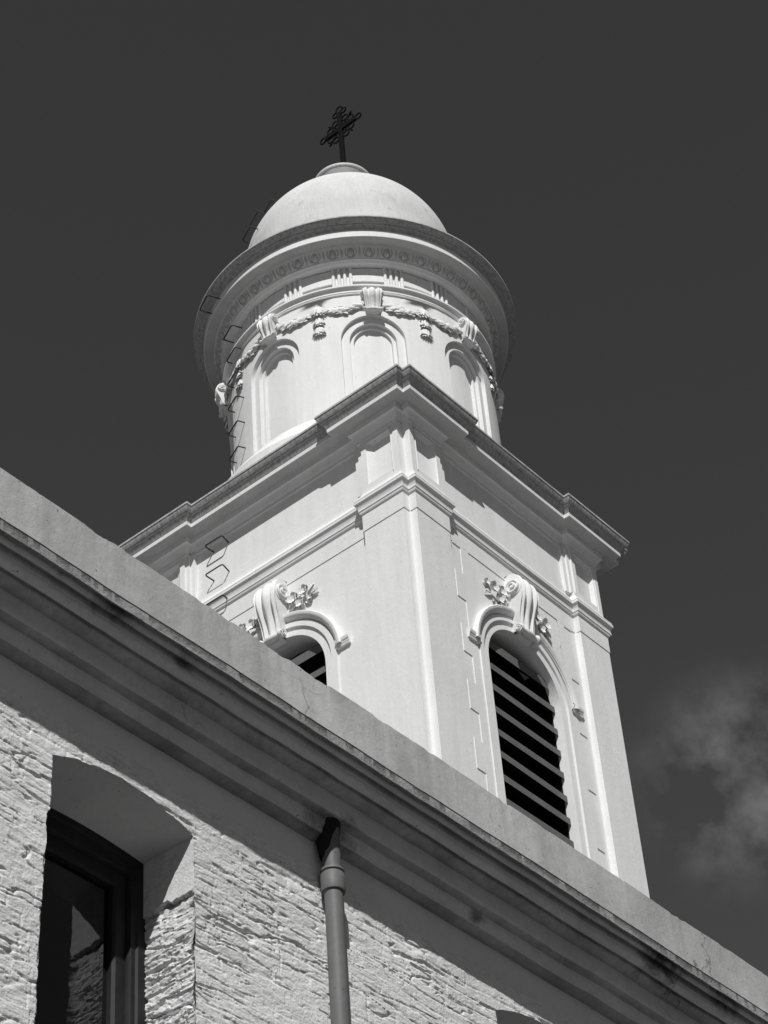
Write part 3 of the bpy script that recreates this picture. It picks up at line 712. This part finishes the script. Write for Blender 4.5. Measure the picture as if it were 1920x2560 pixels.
for a, b2 in xs:
    xx = np.linspace(a, b2, max(2, int((b2 - a) / HX))); X, Z2 = np.meshgrid(xx, zcol, indexing='ij'); 
    Y = ys(X, Z2); X2 = X.copy()
    # ragged vertical edges beside the openings
    for e, sg in ((a, 1), (b2, -1)):
        if a == -20.3 and sg == 1 or b2 == -13.2 and sg == -1: continue
        near = np.exp(-np.abs(X - e) / 0.02); X2 = X2 + near * 0.028 * (fbm(Z2 * 9 + 3 * sg, Z2 * 0 + e, 77, 4) - 0.5) * np.clip((ZS - 0.02 - Z2) * 8, 0, 1)
    if a != -20.3:                                         # right jamb side keeps its line
        pass
    if b2 != -13.2: X2 = X2 - (0.020 * np.clip((6.64 - Z2) / 0.03, 0, 1) + 0.024 * np.clip((6.62 - Z2) / 0.9, 0, 1)) * np.exp(-np.abs(X - b2) / 0.10)
    add_patch(wl, X2, Y, Z2)
for xl, xr in OPEN:
    xx = np.linspace(xl, xr, 150); tt = np.linspace(0, 1, 62); X, T = np.meshgrid(xx, tt, indexing='ij')
    az_ = arch_z(X, xl, xr); Z2 = az_ + (ZT - az_) * T
    Z2 = Z2 + (1 - T) ** 6 * 0.012 * (fbm(X * 25, X * 0, 5, 3) - .5) * np.clip((X - xl) * 20, 0, 1) * np.clip((xr - X) * 20, 0, 1)
    add_patch(wl, X, ys(X, Z2), Z2)
    # arch soffit
    tt = np.linspace(0, 1, 30); X, T = np.meshgrid(xx, tt, indexing='ij'); az_ = arch_z(X, xl, xr) * (1 - T) + (ZS + 0.035 * (1 - ((X - (xl + xr) / 2) / ((xr - xl) / 2)) ** 2)) * T
    az_ = az_ + (1 - T) ** 8 * 0.012 * (fbm(X * 25, X * 0, 5, 3) - .5) * np.clip((X - xl) * 20, 0, 1) * np.clip((xr - X) * 20, 0, 1)
    y0 = ys(X, az_); add_patch(wl, X, y0 + (YW + RD - y0) * T, az_ - 0.0 * T, 1)
    # jambs: smooth plaster above a broken edge, bare rough brick below
    for xe, sg in ((xr, 1), (xl, -1)):
        tt = np.linspace(0, 1, 55); Z2, T = np.meshgrid(np.concatenate([rows_low]), tt, indexing='ij'); Yd = YW + RD * T
        edge_x = xe + 0.028 * (fbm(Z2 * 9 + 3 * (-sg), Z2 * 0 + xe, 77, 4) - 0.5) * np.clip((ZS - 0.02 - Z2) * 8, 0, 1) - ((0.020 * np.clip((6.64 - Z2) / 0.03, 0, 1) + 0.024 * np.clip((6.62 - Z2) / 0.9, 0, 1)) if sg < 0 else 0)
        brk = 6.665 + 0.035 * (fbm(T * 5, T * 0, 8, 4) - 0.5) * 2 - 0.035 * T
        low = np.clip((brk - Z2) / 0.006, 0, 1)
        hgt = brick_height(T * 0.38 + 3, Z2, 9) * 2.6 - 0.018
        Xj = xe + sg * (-(hgt) * low) * 1.0
        Xj = Xj * 1.0; blend = np.exp(-T / 0.05)
        X2 = Xj * (1 - blend) + edge_x * blend
        y0 = ys(np.full_like(Z2, xe), Z2); add_patch(wl, X2, y0 + (YW + RD - y0) * T, Z2, 1 if sg < 0 else 0)
# plain surroundings of the detailed area
def rect(mb, x0, x1, z0, z1): mb.add([(x0, YW, z0), (x1, YW, z0), (x1, YW, z1), (x0, YW, z1)], [(0, 1, 2, 3)])
rect(wl, -28, -20.3, ZG, ZT); rect(wl, -13.2, 8, ZG, ZT)
for a, b2 in xs: rect(wl, a, b2, ZG, ZB)
for xl, xr in OPEN:
    rect(wl, xl, xr, ZG, 4.2)
    for xe in (xl, xr): wl.add([(xe, YW, 4.2), (xe, YW + RD, 4.2), (xe, YW + RD, ZB), (xe, YW, ZB)], [(0, 1, 2, 3)])
    wl.add([(xl, YW, 4.2), (xr, YW, 4.2), (xr, YW + RD, 4.2), (xl, YW + RD, 4.2)], [(0, 1, 2, 3)])
    for z in (ZB,):
        pass
for a, b2 in xs: pass
wl.add([(-28, YW, ZG), (-28, 10, ZG), (-28, 10, 8.0), (-28, YW, 8.0)], [(0, 1, 2, 3)]); wl.add([(8, YW, ZG), (8, 10, ZG), (8, 10, 8.0), (8, YW, 8.0)], [(0, 1, 2, 3)])
for i, f_ in enumerate(wl.f):
    if wl.m[i] == 0 and wl.v[f_[0]][2] > 7.20 + 0.02 * sin(wl.v[f_[0]][0] * 9) and wl.v[f_[0]][1] < YW + .1: wl.m[i] = 1
wl.build('wall', [M_wall, M_plast], church, smooth=70, weld=False)
# inside darkness
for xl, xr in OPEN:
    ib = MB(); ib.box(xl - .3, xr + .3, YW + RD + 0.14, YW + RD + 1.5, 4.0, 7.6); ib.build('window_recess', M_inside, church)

# --- cornice of the nave
def P_(t, d): return (d, t * (WD - d))
E0 = 0.385
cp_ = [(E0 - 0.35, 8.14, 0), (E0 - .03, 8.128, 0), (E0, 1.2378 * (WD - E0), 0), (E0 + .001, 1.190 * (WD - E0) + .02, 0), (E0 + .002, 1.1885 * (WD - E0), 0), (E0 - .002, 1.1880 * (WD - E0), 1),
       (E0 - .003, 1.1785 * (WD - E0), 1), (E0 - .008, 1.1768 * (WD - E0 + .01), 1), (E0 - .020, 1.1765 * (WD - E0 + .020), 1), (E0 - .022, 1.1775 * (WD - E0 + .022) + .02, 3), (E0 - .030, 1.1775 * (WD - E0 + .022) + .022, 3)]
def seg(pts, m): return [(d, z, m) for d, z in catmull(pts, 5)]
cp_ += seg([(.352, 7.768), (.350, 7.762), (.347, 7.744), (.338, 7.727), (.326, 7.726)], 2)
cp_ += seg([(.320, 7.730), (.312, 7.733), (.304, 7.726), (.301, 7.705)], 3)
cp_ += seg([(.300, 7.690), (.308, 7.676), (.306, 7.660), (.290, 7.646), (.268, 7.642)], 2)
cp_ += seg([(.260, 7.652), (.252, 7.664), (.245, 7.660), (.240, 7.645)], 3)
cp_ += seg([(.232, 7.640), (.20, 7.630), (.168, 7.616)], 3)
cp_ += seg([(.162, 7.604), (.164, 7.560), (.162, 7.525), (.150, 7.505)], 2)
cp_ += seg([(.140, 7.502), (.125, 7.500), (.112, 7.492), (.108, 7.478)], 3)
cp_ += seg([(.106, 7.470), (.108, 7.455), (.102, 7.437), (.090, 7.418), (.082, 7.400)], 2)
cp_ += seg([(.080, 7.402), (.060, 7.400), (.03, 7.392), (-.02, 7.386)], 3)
xs_ = np.concatenate([np.linspace(-28, -21, 15)[:-1], np.linspace(-21, -11, 1100), np.linspace(-11, 8, 40)[1:]])
dv = np.array([q[0] for q in cp_]); zv = np.array([q[1] for q in cp_]); mv = [q[2] for q in cp_]
X, Dd = np.meshgrid(xs_, dv, indexing='ij'); _, Zz = np.meshgrid(xs_, zv, indexing='ij')
arc = np.concatenate([[0], np.cumsum(np.hypot(np.diff(dv), np.diff(zv)))]); _, AA = np.meshgrid(xs_, arc, indexing='ij')
Dd = Dd + 0.014 * (fbm(X * 1.3, AA * 1.5, 31, 3) - .5) + 0.006 * (fbm(X * 6, AA * 5, 33, 4) - .5)
Zz = Zz + 0.016 * (fbm(X * 1.1, AA * 0 + 2, 35, 3) - .5) + 0.007 * (fbm(X * 7, AA * 4, 37, 4) - .5)
chip = np.clip(fbm(X * 7, AA * 0 + 1, 41, 4) - 0.60, 0, 1) * np.exp(-((AA - arc[2]) / 0.035) ** 2); Zz = Zz - 0.03 * chip; Dd = Dd - 0.03 * chip
nc = MB(); n0, n1 = X.shape
nc.v = list(zip(X.ravel().tolist(), (YW - Dd).ravel().tolist(), Zz.ravel().tolist()))
for i in range(n0 - 1):
    for j in range(n1 - 1):
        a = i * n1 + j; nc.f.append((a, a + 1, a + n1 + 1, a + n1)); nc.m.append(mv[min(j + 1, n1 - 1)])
nc.build('cornice', [M_fascia, M_drip, M_mould, M_hollow], church, smooth=50, weld=False)
# roof behind the parapet
rf = MB(); rf.box(-28, 8, YW - E0 + .33, 10, 7.9, 8.1); rf.build('roof', M_roof, church)

# --- windows of the nave: dark wooden frame round one dark pane
for xl, xr in OPEN:
    yb = YW + RD; fm = MB()
    def bar(x0, x1, y0, y1, z0=4.2): fm.box(x0, x1, y0, y1, z0, 7.3)
    # stepped right and left stiles, head following the arch
    for sg, xe in ((1, xr), (-1, xl)):
        pr_ = [(0.03, 0.0), (-0.035, 0.0), (-0.045, 0.012), (-0.075, 0.012), (-0.085, 0.03), (-0.085, 0.045), (-0.15, 0.045), (-0.165, 0.06), (-0.165, 0.10)]
        fm.grid([[(xe + sg * a, yb + d_, z) for a, d_ in pr_] for z in (4.2, 7.1)])
    hd = [(0.04, 0.0), (-0.035, 0.0), (-0.045, 0.012), (-0.09, 0.012), (-0.10, 0.03), (-0.10, 0.045), (-0.17, 0.045), (-0.185, 0.06), (-0.185, 0.10)]
    xx = [xl - .02 + (xr - xl + .04) * k / 24 for k in range(25)]
    fm.grid([[(x, yb + d_ - 0.001, ZS + 0.035 * (1 - ((x - (xl + xr) / 2) / ((xr - xl) / 2 + .03)) ** 2) * (1 if a > -.05 else .2) + a) for a, d_ in hd] for x in xx])
    fm.build('window', M_frame, church, smooth=30)
    wo_ = [o for o in church.children if o.name.startswith('window')][-1]
    gl = MB(); gl.add([(xl, yb + .09, 4.2), (xr, yb + .09, 4.2), (xr, yb + .09, 7.1), (xl, yb + .09, 7.1)], [(0, 1, 2, 3)])
    gl.build('pane', M_glass, wo_)

# ================================================================== drainpipe
PX, PY, PRr = -16.585, YW - 0.075, 0.052
pipe = empty('drainpipe', (PX, PY, ZG), 'grey painted drainpipe with a collar running up the brick wall into the cornice', 'drainpipe')
mb = MB(); ntp = 40
pts = [(PX + 0.004 * sin(z * 1.7), PY + 0.003 * cos(z * 2.3), z) for z in [ZG + (7.6 - ZG) * k / ntp for k in range(ntp + 1)]]
mb.tube(pts, PRr, 28); mb.build('pipe', M_pipe, pipe, smooth=60)
mb = MB(); mb.lathe([(0.050, 7.045), (0.066, 7.045), (0.068, 7.055), (0.068, 7.155), (0.064, 7.16), (0.061, 7.163), (0.061, 7.169), (0.068, 7.172), (0.068, 7.182), (0.064, 7.19), (0.050, 7.192)], 32)
mb.v = [(x + PX, y + PY, z) for x, y, z in mb.v]; mb.build('collar', M_pipe, pipe, smooth=40)
mb = MB(); rows = []  # added lump: the shadowed pipe hole modelled as a dark solid
for i, (z, rr, ox, oy) in enumerate(((7.27, .056, -.003, 0), (7.32, .060, -.008, 0), (7.38, .066, -.012, 0), (7.44, .070, -.014, -.005), (7.50, .068, -.008, -.015), (7.56, .060, 0.0, -.03), (7.61, .052, .008, -.05), (7.68, .044, .010, -.06))):
    rows.append([(PX + ox + rr * cos(a) * (1 + .16 * sin(3 * a + i) + .08 * sin(7 * a + 2 * i)), PY + 0.012 + oy + rr * sin(a) * .85, z) for a in [2 * pi * j / 20 for j in range(20)]])
mb.grid(rows, closeu=True); mb.build('pipe_hole_dark', M_hole_dark, pipe, smooth=60)
